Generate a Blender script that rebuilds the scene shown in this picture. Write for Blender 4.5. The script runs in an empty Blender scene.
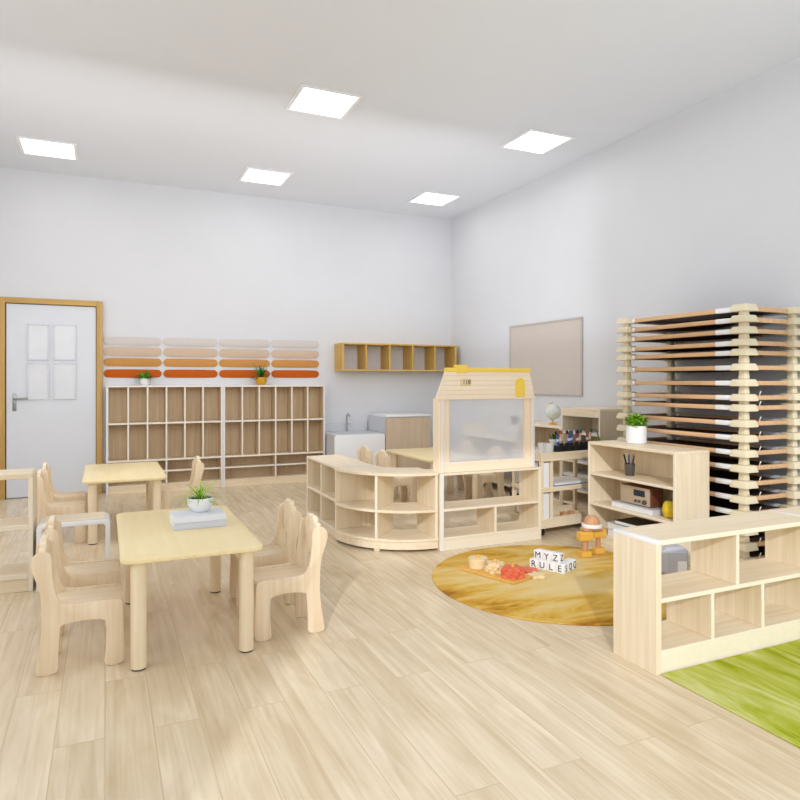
import bpy, bmesh, math, random
from mathutils import Vector, Matrix
random.seed(7)
S = bpy.context.scene
COL = S.collection
PI = math.pi

# ------------------------------------------------------------------ materials
def lin(c):
    return tuple(((v/255)/12.92 if v/255 <= .04045 else ((v/255+.055)/1.055)**2.4) for v in c) + (1.0,)

def base_mat(name):
    m = bpy.data.materials.new(name); m.use_nodes = True
    nt = m.node_tree
    return m, nt, nt.nodes['Principled BSDF']

def plain(name, rgb, rough=.5, metal=0., noise=.03, scale=30, spec=.4):
    m, nt, b = base_mat(name)
    n = nt.nodes.new('ShaderNodeTexNoise'); n.inputs['Scale'].default_value = scale
    tc = nt.nodes.new('ShaderNodeTexCoord')
    nt.links.new(tc.outputs['Object'], n.inputs['Vector'])
    r = nt.nodes.new('ShaderNodeValToRGB')
    c = lin(rgb)
    r.color_ramp.elements[0].position = .3; r.color_ramp.elements[1].position = .7
    r.color_ramp.elements[0].color = tuple(max(0, v*(1-noise)) for v in c[:3]) + (1,)
    r.color_ramp.elements[1].color = tuple(min(1, v*(1+noise)) for v in c[:3]) + (1,)
    nt.links.new(n.outputs['Fac'], r.inputs['Fac'])
    nt.links.new(r.outputs['Color'], b.inputs['Base Color'])
    b.inputs['Roughness'].default_value = rough; b.inputs['Metallic'].default_value = metal
    b.inputs['Specular IOR Level'].default_value = spec
    return m

def wood(name, light, dark, axis='z', rough=.5, across=38, along=1.6, c=.5):
    m, nt, b = base_mat(name)
    N = nt.nodes.new; L = nt.links.new
    tc = N('ShaderNodeTexCoord'); oi = N('ShaderNodeObjectInfo')
    mul = N('ShaderNodeVectorMath'); mul.operation = 'SCALE'; mul.inputs['Scale'].default_value = 9.
    cb = N('ShaderNodeCombineXYZ')
    for i in range(3): L(oi.outputs['Random'], cb.inputs[i])
    L(cb.outputs[0], mul.inputs[0])
    add = N('ShaderNodeVectorMath'); L(tc.outputs['Object'], add.inputs[0]); L(mul.outputs[0], add.inputs[1])
    mp = N('ShaderNodeMapping')
    sc = {'x': (along, across, across), 'y': (across, along, across), 'z': (across, across, along)}[axis]
    mp.inputs['Scale'].default_value = sc
    L(add.outputs[0], mp.inputs['Vector'])
    n1 = N('ShaderNodeTexNoise'); n1.inputs['Scale'].default_value = 1.; n1.inputs['Detail'].default_value = 3.; n1.inputs['Distortion'].default_value = .4
    L(mp.outputs[0], n1.inputs['Vector'])
    n2 = N('ShaderNodeTexNoise'); n2.inputs['Scale'].default_value = 3.; n2.inputs['Detail'].default_value = 2.
    L(add.outputs[0], n2.inputs['Vector'])
    ma = N('ShaderNodeMath'); ma.operation = 'MULTIPLY_ADD'; ma.inputs[1].default_value = .35
    L(n2.outputs['Fac'], ma.inputs[0]); L(n1.outputs['Fac'], ma.inputs[2])
    r = N('ShaderNodeValToRGB'); e = r.color_ramp.elements
    e[0].position = .45; e[1].position = .45 + c; e[0].color = lin(dark); e[1].color = lin(light)
    L(ma.outputs[0], r.inputs['Fac']); L(r.outputs['Color'], b.inputs['Base Color'])
    b.inputs['Roughness'].default_value = rough; b.inputs['Specular IOR Level'].default_value = .35
    return m

BL, BD = (242, 229, 204), (227, 208, 177)
M = {}
for a in 'xyz': M['birch_'+a] = wood('birch_'+a, BL, BD, a)
M['edge'] = plain('sunlit_edge_tone', (236, 225, 204), .45, noise=.015)  # shelf front edges paler than the birch: sunlight put into the colour
M['white_edge'] = plain('white_edge_band', (232, 230, 228), .4, noise=.01)
M['top_y'] = wood('maple_table_top', (243, 226, 180), (236, 214, 162), 'y', .38, 26, 1.4)
M['leg'] = wood('beech_leg', (242, 226, 197), (230, 209, 175), 'z', .4)
M['chair_z'] = wood('chair_ply_side', (239, 221, 192), (223, 199, 166), 'z', .45, 44)
M['chair_x'] = wood('chair_ply_seat', (243, 227, 200), (230, 208, 175), 'x', .42, 40)
M['locker_in'] = wood('locker_oak', (222, 200, 168), (200, 175, 140), 'z', .5, 30, 1.2)
M['locker_x'] = wood('locker_oak_board', (226, 205, 174), (206, 182, 148), 'x', .5, 30, 1.2)
M['plinth'] = wood('locker_plinth', (238, 222, 194), (224, 204, 172), 'x', .5)
M['locker_edge'] = plain('locker_white_edge', (232, 226, 216), .45, noise=.015)
M['locker_side'] = plain('locker_white_side', (226, 224, 222), .45, noise=.015)
M['yellow_x'] = wood('honey_pine_x', (222, 186, 104), (205, 166, 84), 'x', .45, 24)
M['yellow_z'] = wood('honey_pine_z', (212, 176, 96), (194, 156, 78), 'z', .45, 24)
M['frame_oak'] = wood('door_frame_oak_z', (205, 168, 98), (184, 145, 78), 'z', .45, 24)
M['frame_oak_x'] = wood('door_frame_oak_x', (205, 168, 98), (184, 145, 78), 'x', .45, 24)
M['door'] = plain('door_white', (216, 219, 226), .4, noise=.01, scale=4)
M['pane'] = plain('frosted_door_glass', (220, 222, 227), .2, noise=.02, scale=9)
M['steel'] = plain('brushed_steel', (150, 152, 152), .35, .9)
M['chrome'] = plain('chrome', (190, 192, 195), .2, 1.)
M['wall'] = plain('wall_paint', (217, 218, 222), .75, noise=.008, scale=3)
M['ceil'] = plain('ceiling_paint', (228, 231, 238), .8, noise=.006, scale=3)
M['white'] = plain('white_gloss', (238, 239, 241), .3, noise=.01)
M['white_pot'] = plain('white_ceramic', (236, 237, 238), .25, noise=.01)
M['grey_white'] = plain('pale_grey_laminate', (206, 208, 213), .4, noise=.015)
M['soil'] = plain('soil', (52, 40, 30), .9, noise=.3, scale=120)
M['leaf'] = plain('leaf_green', (86, 150, 40), .45, noise=.35, scale=60)
M['leaf_lime'] = plain('leaf_lime', (150, 196, 44), .45, noise=.3, scale=60)
M['leaf_dark'] = plain('leaf_dark', (40, 88, 34), .45, noise=.3, scale=60)
M['leaf_mid'] = plain('leaf_mid', (92, 160, 52), .45, noise=.3, scale=60)
M['yellow_pot'] = plain('ochre_glaze', (214, 160, 44), .35, noise=.08)
FELT = [plain('felt_pale_grey', (208, 201, 197), .95, noise=.05, scale=90), plain('felt_beige', (205, 181, 160), .95, noise=.06, scale=90),
        plain('felt_ochre', (199, 142, 78), .95, noise=.07, scale=90), plain('felt_rust', (188, 88, 14), .95, noise=.08, scale=90)]
M['sign_yellow'] = plain('sunny_yellow', (248, 214, 84), .4, noise=.02)
M['peach'] = wood('pale_peach_ply', (252, 238, 216), (246, 226, 198), 'x', .5, 60, 1.)
M['peach_z'] = wood('pale_peach_ply_z', (250, 236, 213), (243, 222, 194), 'z', .5, 40, 1.)
M['dark'] = plain('black_plastic', (28, 28, 30), .45)
M['rubber'] = plain('grey_rubber', (84, 80, 78), .7)
M['cream'] = plain('cream_plastic', (228, 216, 186), .4, noise=.02)
M['bar'] = wood('cot_bar_tan', (224, 184, 142), (206, 164, 122), 'y', .35, 30, 1.)
M['mesh'] = plain('cot_brown_fabric', (78, 56, 44), .75, noise=.12, scale=200)
M['board_felt'] = plain('pin_board_linen', (202, 192, 185), .9, noise=.03, scale=60)
M['board_trim'] = plain('pin_board_trim', (188, 182, 178), .6)
M['grey_toy'] = plain('grey_soft_toy', (186, 188, 199), .5, noise=.02)
M['blue_pale'] = plain('pale_blue_plastic', (190, 214, 230), .4)
M['toy_yellow'] = wood('toy_yellow_wood', (236, 188, 88), (222, 168, 64), 'x', .5, 30)
M['toy_wood'] = wood('toy_wood', (214, 164, 124), (194, 140, 98), 'z', .5, 30)
M['toy_cream'] = wood('toy_cream_wood', (238, 218, 176), (226, 200, 152), 'x', .5, 30)
M['toy_red'] = plain('toy_coral', (220, 110, 80), .5, noise=.05)
M['toy_board'] = wood('toy_board_wood', (228, 182, 96), (212, 160, 74), 'y', .5, 30)
M['radio_wood'] = wood('radio_walnut', (126, 76, 54), (96, 54, 38), 'x', .4, 40)
M['radio_face'] = plain('radio_face', (196, 178, 154), .35, .2)
M['glass_dark'] = plain('dark_display', (40, 50, 66), .15)
M['lemon'] = plain('lemon_glaze', (224, 194, 36), .5, noise=.1, scale=20)
M['paper'] = plain('paper_white', (232, 232, 230), .7, noise=.03)
M['paper_grey'] = plain('paper_grey', (196, 198, 202), .6, noise=.04)
M['book_top'] = plain('book_cover_white', (226, 228, 236), .4, noise=.01)
M['book_grey'] = plain('book_cover_grey', (206, 208, 218), .45, noise=.02)
M['blue'] = plain('blue_plastic', (54, 92, 170), .4)
M['green'] = plain('green_card', (90, 160, 80), .5)
M['teal'] = plain('teal_card', (60, 150, 190), .5)
M['red_brown'] = plain('red_brown', (150, 84, 60), .5)
M['pink'] = plain('skin_pink', (220, 170, 150), .5)
M['ink'] = plain('letter_ink', (38, 40, 46), .6)

def globe_mat():
    m, nt, b = base_mat('globe_map')
    n = nt.nodes.new('ShaderNodeTexNoise'); n.inputs['Scale'].default_value = 18; n.inputs['Detail'].default_value = 4
    tc = nt.nodes.new('ShaderNodeTexCoord'); nt.links.new(tc.outputs['Object'], n.inputs['Vector'])
    r = nt.nodes.new('ShaderNodeValToRGB'); e = r.color_ramp.elements
    e[0].position = .5; e[0].color = lin((206, 222, 226)); e[1].position = .56; e[1].color = lin((214, 206, 178))
    nt.links.new(n.outputs['Fac'], r.inputs['Fac']); nt.links.new(r.outputs['Color'], b.inputs['Base Color'])
    b.inputs['Roughness'].default_value = .3
    return m
M['globe'] = globe_mat()

def frosted():
    m, nt, b = base_mat('frosted_acrylic')
    b.inputs['Base Color'].default_value = lin((228, 231, 238)); b.inputs['Roughness'].default_value = .3
    tr = nt.nodes.new('ShaderNodeBsdfTransparent'); tr.inputs['Color'].default_value = (1, 1, 1, 1)
    n = nt.nodes.new('ShaderNodeTexNoise'); n.inputs['Scale'].default_value = 4
    mr = nt.nodes.new('ShaderNodeMapRange'); mr.inputs['To Min'].default_value = .52; mr.inputs['To Max'].default_value = .60
    nt.links.new(n.outputs['Fac'], mr.inputs['Value'])
    mx = nt.nodes.new('ShaderNodeMixShader')
    nt.links.new(mr.outputs[0], mx.inputs['Fac'])
    nt.links.new(b.outputs[0], mx.inputs[1]); nt.links.new(tr.outputs[0], mx.inputs[2])
    nt.links.new(mx.outputs[0], nt.nodes['Material Output'].inputs['Surface'])
    return m
M['acrylic'] = frosted()

def emit(name, rgb, s):
    m, nt, b = base_mat(name)
    b.inputs['Base Color'].default_value = lin(rgb)
    b.inputs['Emission Color'].default_value = lin(rgb); b.inputs['Emission Strength'].default_value = s
    n = nt.nodes.new('ShaderNodeTexNoise'); n.inputs['Scale'].default_value = 2
    r = nt.nodes.new('ShaderNodeMapRange'); r.inputs['To Min'].default_value = s*.98; r.inputs['To Max'].default_value = s*1.02
    nt.links.new(n.outputs['Fac'], r.inputs['Value']); nt.links.new(r.outputs[0], b.inputs['Emission Strength'])
    return m
M['panel_light'] = emit('light_diffuser', (255, 255, 255), 4.)

def floor_mat():
    m, nt, b = base_mat('oak_plank_floor')
    N = nt.nodes.new; L = nt.links.new
    tc = N('ShaderNodeTexCoord')
    mp = N('ShaderNodeMapping'); mp.inputs['Rotation'].default_value = (0, 0, PI/2)
    L(tc.outputs['Object'], mp.inputs['Vector'])
    br = N('ShaderNodeTexBrick'); br.offset = .37; br.offset_frequency = 2
    br.inputs['Scale'].default_value = 1.; br.inputs['Brick Width'].default_value = 1.25; br.inputs['Row Height'].default_value = .16
    br.inputs['Mortar Size'].default_value = .0022; br.inputs['Mortar Smooth'].default_value = .4; br.inputs['Bias'].default_value = 0.
    br.inputs['Color1'].default_value = (.25, .25, .25, 1); br.inputs['Color2'].default_value = (.8, .8, .8, 1); br.inputs['Mortar'].default_value = (0, 0, 0, 1)
    L(mp.outputs[0], br.inputs['Vector'])
    # grain along Y, shifted per plank
    sh = N('ShaderNodeVectorMath'); sh.operation = 'MULTIPLY'; sh.inputs[1].default_value = (7., 13., 3.)
    L(br.outputs['Color'], sh.inputs[0])
    ad = N('ShaderNodeVectorMath'); L(tc.outputs['Object'], ad.inputs[0]); L(sh.outputs[0], ad.inputs[1])
    g = N('ShaderNodeMapping'); g.inputs['Scale'].default_value = (26, 1.3, 1); L(ad.outputs[0], g.inputs['Vector'])
    n = N('ShaderNodeTexNoise'); n.inputs['Scale'].default_value = 1; n.inputs['Detail'].default_value = 5; n.inputs['Distortion'].default_value = 1.2
    L(g.outputs[0], n.inputs['Vector'])
    n2 = N('ShaderNodeTexNoise'); n2.inputs['Scale'].default_value = 2.2; n2.inputs['Detail'].default_value = 3; n2.inputs['Distortion'].default_value = .8
    g2 = N('ShaderNodeMapping'); g2.inputs['Scale'].default_value = (3, .9, 1); L(ad.outputs[0], g2.inputs['Vector']); L(g2.outputs[0], n2.inputs['Vector'])
    a1 = N('ShaderNodeMath'); a1.operation = 'MULTIPLY_ADD'; a1.inputs[1].default_value = .55; L(n.outputs['Fac'], a1.inputs[0])
    a2 = N('ShaderNodeMath'); a2.operation = 'MULTIPLY'; a2.inputs[1].default_value = .45; L(n2.outputs['Fac'], a2.inputs[0]); L(a2.outputs[0], a1.inputs[2])
    sep = N('ShaderNodeSeparateColor'); L(br.outputs['Color'], sep.inputs[0])
    a3 = N('ShaderNodeMath'); a3.operation = 'MULTIPLY_ADD'; a3.inputs[1].default_value = .16; L(sep.outputs[0], a3.inputs[0]); L(a1.outputs[0], a3.inputs[2])
    r = N('ShaderNodeValToRGB'); e = r.color_ramp.elements
    e[0].position = .36; e[0].color = lin((196, 173, 137)); e[1].position = .80; e[1].color = lin((234, 219, 193))
    L(a3.outputs[0], r.inputs['Fac'])
    mx = N('ShaderNodeMix'); mx.data_type = 'RGBA'; mx.inputs['B'].default_value = lin((186, 166, 136))
    L(r.outputs['Color'], mx.inputs['A']); L(br.outputs['Fac'], mx.inputs['Factor'])
    mr = N('ShaderNodeMath'); mr.operation = 'MULTIPLY'; mr.inputs[1].default_value = .38; L(br.outputs['Fac'], mr.inputs[0]); L(mr.outputs[0], mx.inputs['Factor'])
    L(mx.outputs['Result'], b.inputs['Base Color'])
    b.inputs['Roughness'].default_value = .26; b.inputs['Specular IOR Level'].default_value = .42
    return m

def rug_mat(name, stops, scale, dist, rot=0., sx=1., sy=1., radial=0.):
    m, nt, b = base_mat(name)
    N = nt.nodes.new; L = nt.links.new
    tc = N('ShaderNodeTexCoord'); mp = N('ShaderNodeMapping'); mp.inputs['Rotation'].default_value = (0, 0, rot); mp.inputs['Scale'].default_value = (sx, sy, 1)
    L(tc.outputs['Object'], mp.inputs['Vector'])
    n = N('ShaderNodeTexNoise'); n.inputs['Scale'].default_value = scale; n.inputs['Detail'].default_value = 8; n.inputs['Roughness'].default_value = .65; n.inputs['Distortion'].default_value = dist
    L(mp.outputs[0], n.inputs['Vector'])
    r = N('ShaderNodeValToRGB'); cr = r.color_ramp
    while len(cr.elements) < len(stops): cr.elements.new(.5)
    for e, (p, c) in zip(cr.elements, stops): e.position = p; e.color = lin(c)
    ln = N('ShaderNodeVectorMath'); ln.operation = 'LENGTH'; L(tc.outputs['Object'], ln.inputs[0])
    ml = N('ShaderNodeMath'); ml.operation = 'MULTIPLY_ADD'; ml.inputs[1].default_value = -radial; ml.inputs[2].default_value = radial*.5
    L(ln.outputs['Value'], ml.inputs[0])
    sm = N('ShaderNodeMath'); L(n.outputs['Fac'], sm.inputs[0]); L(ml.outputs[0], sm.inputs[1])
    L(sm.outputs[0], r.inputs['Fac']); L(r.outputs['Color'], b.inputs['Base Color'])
    f = N('ShaderNodeTexNoise'); f.inputs['Scale'].default_value = 500; L(tc.outputs['Object'], f.inputs['Vector'])
    bp = N('ShaderNodeBump'); bp.inputs['Strength'].default_value = .25; bp.inputs['Distance'].default_value = .004
    L(f.outputs['Fac'], bp.inputs['Height']); L(bp.outputs[0], b.inputs['Normal'])
    b.inputs['Roughness'].default_value = .95; b.inputs['Specular IOR Level'].default_value = .1
    return m

# ------------------------------------------------------------------ mesh helper
class G:
    def __init__(s): s.bm = bmesh.new()
    def _merge(s, t, mi=0):
        if mi is not None:
            for f in t.faces: f.material_index = mi
        me = bpy.data.meshes.new('tmp'); t.to_mesh(me); t.free(); s.bm.from_mesh(me); bpy.data.meshes.remove(me); return s
    def box(s, x0, x1, y0, y1, z0, z1, bev=.003, mi=0, edge=None, emi=1, seg=1):
        t = bmesh.new()
        bmesh.ops.create_cube(t, size=1.)
        for v in t.verts:
            v.co = Vector(((x0+x1)/2+v.co.x*(x1-x0), (y0+y1)/2+v.co.y*(y1-y0), (z0+z1)/2+v.co.z*(z1-z0)))
        b = min(bev, .45*min(abs(x1-x0), abs(y1-y0), abs(z1-z0)))
        if b > 1e-5: bmesh.ops.bevel(t, geom=list(t.edges), offset=b, segments=seg, profile=.5, affect='EDGES')
        t.normal_update()
        for f in t.faces:
            f.material_index = mi
            if edge:
                for ed in edge.split():
                    ax = 'xyz'.index(ed[1]); sg = 1 if ed[0] == '+' else -1
                    if f.normal[ax]*sg > .6: f.material_index = emi
        return s._merge(t, None)
    def prism(s, poly, axis, a0, a1, bev=.003, mi=0, seg=1, edge_mi=None):
        """poly of 2-D points; axis = extrusion axis: 'z' (x,y), 'y' (x,z), 'x' (y,z)"""
        t = bmesh.new()
        def co(p, a):
            return {'z': (p[0], p[1], a), 'y': (p[0], a, p[1]), 'x': (a, p[0], p[1])}[axis]
        vs = [t.verts.new(co(p, a0)) for p in poly]
        f = t.faces.new(vs)
        r = bmesh.ops.extrude_face_region(t, geom=[f])
        nv = [e for e in r['geom'] if isinstance(e, bmesh.types.BMVert)]
        d = Vector(co((0, 0), a1-a0)) if axis != 'z' else Vector((0, 0, a1-a0))
        for v in nv: v.co += d
        bmesh.ops.recalc_face_normals(t, faces=list(t.faces))
        caps = [q for q in t.faces if len(q.verts) == len(poly)] if len(poly) > 4 else []
        for q in t.faces: q.material_index = mi
        if edge_mi is not None:
            for q in t.faces:
                if q not in caps: q.material_index = edge_mi
        if bev > 1e-5 and caps:
            es = list({e for q in caps for e in q.edges})
            bmesh.ops.bevel(t, geom=es, offset=bev, segments=seg, profile=.5, affect='EDGES', clamp_overlap=True)
        return s._merge(t, None)
    def cyl(s, p0, p1, r0, r1=None, seg=20, mi=0, bev=0.):
        r1 = r0 if r1 is None else r1
        p0, p1 = Vector(p0), Vector(p1); d = p1-p0
        t = bmesh.new()
        bmesh.ops.create_cone(t, cap_ends=True, segments=seg, radius1=r0, radius2=r1, depth=d.length)
        if bev:
            es = [e for e in t.edges if len({round(v.co.z, 5) for v in e.verts}) == 1 and len(e.link_faces) == 2 and any(len(f.verts) == seg for f in e.link_faces)]
            bmesh.ops.bevel(t, geom=es, offset=bev, segments=2, profile=.5, affect='EDGES')
        q = Vector((0, 0, 1)).rotation_difference(d.normalized()).to_matrix().to_4x4()
        bmesh.ops.transform(t, matrix=Matrix.Translation((p0+p1)/2) @ q, verts=t.verts)
        return s._merge(t, mi)
    def sphere(s, c, r, sc=(1, 1, 1), seg=20, mi=0):
        t = bmesh.new(); bmesh.ops.create_uvsphere(t, u_segments=seg, v_segments=max(8, seg//2), radius=r)
        for v in t.verts: v.co = Vector((v.co.x*sc[0]+c[0], v.co.y*sc[1]+c[1], v.co.z*sc[2]+c[2]))
        return s._merge(t, mi)
    def lathe(s, prof, c=(0, 0, 0), seg=28, mi=0):
        t = bmesh.new(); rings = []
        for r, z in prof:
            rings.append([t.verts.new((c[0]+max(r, 1e-4)*math.cos(2*PI*k/seg), c[1]+max(r, 1e-4)*math.sin(2*PI*k/seg), c[2]+z)) for k in range(seg)])
        for a, b in zip(rings, rings[1:]):
            for k in range(seg): t.faces.new((a[k], a[(k+1) % seg], b[(k+1) % seg], b[k]))
        t.faces.new(rings[0][::-1]); t.faces.new(rings[-1])
        bmesh.ops.recalc_face_normals(t, faces=list(t.faces))
        return s._merge(t, mi)
    def tube(s, pts, r, seg=8, mi=0):
        for a, b in zip(pts, pts[1:]): s.cyl(a, b, r, r, seg, mi)
        for p in pts[1:-1]: s.sphere(p, r, seg=8, mi=mi)
        return s
    def leaf(s, p, d, up, L, W, mi=0, bend=.3, n=4, fold=.0):
        """a pointed leaf blade from p along d, arching away from up"""
        d = Vector(d).normalized(); up = Vector(up); side = d.cross(up)
        if side.length < 1e-4: side = Vector((1, 0, 0))
        side.normalize(); rows = []; q = Vector(p)
        for i in range(n+1):
            u = i/n; w = W*math.sin(PI*min(1, .12+u*.88))**.8
            rows.append((s.bm.verts.new(q-side*w*.5), s.bm.verts.new(q+side*w*.5)))
            dd = (d-Vector((0, 0, 1))*bend*u*2).normalized(); q = q+dd*(L/n)
        for a, b in zip(rows, rows[1:]):
            f = s.bm.faces.new((a[0], a[1], b[1], b[0])); f.material_index = mi
        return s
    def build(s, name, mats, parent=None, loc=None, rot=None, smooth=True):
        if not isinstance(mats, (list, tuple)): mats = [mats]
        me = bpy.data.meshes.new(name); s.bm.normal_update(); s.bm.to_mesh(me); s.bm.free()
        for m in mats: me.materials.append(M[m] if isinstance(m, str) else m)
        if smooth:
            me.polygons.foreach_set('use_smooth', [True]*len(me.polygons)); me.set_sharp_from_angle(angle=math.radians(32))
        o = bpy.data.objects.new(name, me); COL.objects.link(o)
        if parent: o.parent = parent
        if loc: o.location = loc
        if rot: o.rotation_euler = rot
        return o

def tag(o, label=None, cat=None, group=None, kind=None):
    if label: o['label'] = label
    if cat: o['category'] = cat
    if group: o['group'] = group
    if kind: o['kind'] = kind
    return o
def thing(name, label, cat, loc=(0, 0, 0), rz=0., group=None):
    o = bpy.data.objects.new(name, None); o.empty_display_size = .1; COL.objects.link(o)
    o.location = loc; o.rotation_euler = (0, 0, rz)
    return tag(o, label, cat, group)
def copy_tree(o, parent=None):
    c = o.copy(); COL.objects.link(c)
    if parent: c.parent = parent
    for ch in list(o.children): copy_tree(ch, c)
    return c
def dup(o, label, loc, rz=0., group=None):
    c = copy_tree(o); c.location = loc; c.rotation_euler = (0, 0, rz); c['label'] = label
    if group: c['group'] = group
    return c
def rrect(x0, x1, y0, y1, r, n=6):
    pts = []
    rs = r if isinstance(r, (list, tuple)) else [r]*4       # corners: (x1,y0) (x1,y1) (x0,y1) (x0,y0)
    for (cx, cy, a0), rr in zip(((x1, y0, -PI/2), (x1, y1, 0), (x0, y1, PI/2), (x0, y0, PI)), rs):
        sx = -1 if cx == x1 else 1; sy = 1 if cy == y0 else -1
        if rr <= 0: pts.append((cx, cy)); continue
        for k in range(n+1):
            a = a0+PI/2*k/n; pts.append((cx+sx*rr+rr*math.cos(a), cy+sy*rr+rr*math.sin(a)))
    return pts
def smooth_poly(pts, it=2):
    """Chaikin rounding of the corners that carry a third value"""
    for _ in range(it):
        out = []; n = len(pts)
        for i in range(n):
            p = pts[i]
            if len(p) < 3: out.append(p); continue
            a, b = pts[i-1], pts[(i+1) % n]; t = p[2]
            out.append((p[0]+(a[0]-p[0])*t, p[1]+(a[1]-p[1])*t, .28)); out.append((p[0]+(b[0]-p[0])*t, p[1]+(b[1]-p[1])*t, .28))
        pts = out
    return [(p[0], p[1]) for p in pts]
def text_obj(body, size, mat, parent, loc, rot, depth=.0008, name='letter'):
    cu = bpy.data.curves.new(name, 'FONT'); cu.body = body; cu.size = size; cu.extrude = depth; cu.align_x = 'CENTER'; cu.align_y = 'CENTER'
    tmp = bpy.data.objects.new('t', cu); COL.objects.link(tmp)
    bpy.context.view_layer.update()
    me = bpy.data.meshes.new_from_object(tmp.evaluated_get(bpy.context.evaluated_depsgraph_get()))
    bpy.data.objects.remove(tmp); bpy.data.curves.remove(cu)
    me.materials.clear(); me.materials.append(M[mat])
    o = bpy.data.objects.new(name, me); COL.objects.link(o); o.parent = parent; o.location = loc; o.rotation_euler = rot
    return o

# ------------------------------------------------------------------ camera, light
cam = bpy.data.cameras.new('camera'); cam.sensor_width = 36; cam.lens = 36*650/800; cam.shift_y = -19/800; cam.clip_start = .05
co = bpy.data.objects.new('camera', cam); COL.objects.link(co); co.location = (0, 0, 1.25); co.rotation_euler = (PI/2, 0, -math.radians(24.41)); S.camera = co
w = bpy.data.worlds.new('sky'); S.world = w; w.use_nodes = True
bg = w.node_tree.nodes['Background']; bg.inputs['Color'].default_value = (.90, .95, 1., 1); bg.inputs['Strength'].default_value = 1.0
sl = bpy.data.lights.new('sun', 'SUN'); sl.energy = 1.5; sl.angle = math.radians(1.2); sl.color = (.97, .98, 1.)
so = bpy.data.objects.new('sun', sl); COL.objects.link(so); so.rotation_euler = Vector((.51, .86, -.483)).to_track_quat('-Z', 'Y').to_euler(); so.location = (-2, -3, 3)
for i, (x, y, e) in enumerate(((.6, 3.4, 5), (3., 3.6, 5), (.9, 6.2, 5), (3.2, 6.2, 5))):
    al = bpy.data.lights.new('ceiling_fill', 'AREA'); al.shape = 'RECTANGLE'; al.size = 2.; al.size_y = 2.; al.energy = e; al.color = (.97, .985, 1.)  # unseen lamps added below the ceiling as even fill
    ao = bpy.data.objects.new('ceiling_fill', al); COL.objects.link(ao); ao.location = (x, y, 3.4)
for i, (x, y, e) in enumerate(((3.15, 4.0, 17),)):
    al = bpy.data.lights.new('up_fill', 'AREA'); al.shape = 'RECTANGLE'; al.size = 2.2; al.size_y = 7.; al.energy = e; al.color = (.82, .91, 1.); al.specular_factor = 0  # unseen lamp added in mid-air to brighten the ceiling
    ao = bpy.data.objects.new('up_fill', al); COL.objects.link(ao); ao.location = (x, y, 1.75); ao.rotation_euler = (PI, .12, 0)
al = bpy.data.lights.new('front_fill', 'AREA'); al.shape = 'RECTANGLE'; al.size = 5.6; al.size_y = 3.2; al.energy = 48; al.specular_factor = 0; al.color = (.94, .97, 1.)  # unseen lamp added behind the camera as frontal fill
ao = bpy.data.objects.new('front_fill', al); COL.objects.link(ao); ao.location = (1.4, -.9, 1.75); ao.rotation_euler = (PI/2-.2, 0, 0)
al = bpy.data.lights.new('fill_light', 'AREA'); al.shape = 'RECTANGLE'; al.size = 5.; al.size_y = 1.3; al.energy = 32; al.color = (.97, .98, 1.); al.specular_factor = 0
ao = bpy.data.objects.new('fill_light', al); COL.objects.link(ao); ao.location = (1.2, 4.9, 2.2); ao.rotation_euler = (PI/2-.1, 0, 0)
al = bpy.data.lights.new('side_fill', 'AREA'); al.shape = 'RECTANGLE'; al.size = 6.; al.size_y = 1.8; al.energy = 82; al.color = (.97, .98, 1.); al.specular_factor = 0  # unseen lamp added at the left to fill the right wall
ao = bpy.data.objects.new('side_fill', al); COL.objects.link(ao); ao.location = (-2.1, 3.6, 1.7); ao.rotation_euler = (PI/2-.3, 0, -PI/2)
S.view_settings.view_transform = 'Standard'
S.view_settings.look = 'None'
S.view_settings.exposure = -.06
S.cycles.max_bounces = 8; S.cycles.diffuse_bounces = 5; S.cycles.use_denoising = True
S.cycles.sample_clamp_indirect = 6

# ------------------------------------------------------------------ room shell
CH = 3.52; XR = 4.43; YB = 8.02; XL = -2.2; YF = -.8
def struct(g, name, mat, parent=None):
    o = g.build(name, mat, parent)
    if not parent: o['kind'] = 'structure'
    return o
struct(G().box(XL, XR, YF, YB, -.1, 0, 0), 'floor', floor_mat())
struct(G().box(XL-.12, XR+.12, YF, YB+.12, CH, CH+.12, 0), 'ceiling', 'ceil')
struct(G().box(XL-.12, XR+.12, YB, YB+.12, -.1, CH, 0), 'wall_back', 'wall')
struct(G().box(XR, XR+.12, YF, YB, -.1, CH, 0), 'wall_right', 'wall')
struct(G().box(XL-.12, XL, YF, YB, -.1, CH, 0), 'wall_left', 'wall')
struct(G().box(XL-.12, -1.5, YF-.12, YF, -.1, CH, 0), 'sun_block_pier', 'wall')  # unseen pier added to keep the sun off the left foreground

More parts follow.
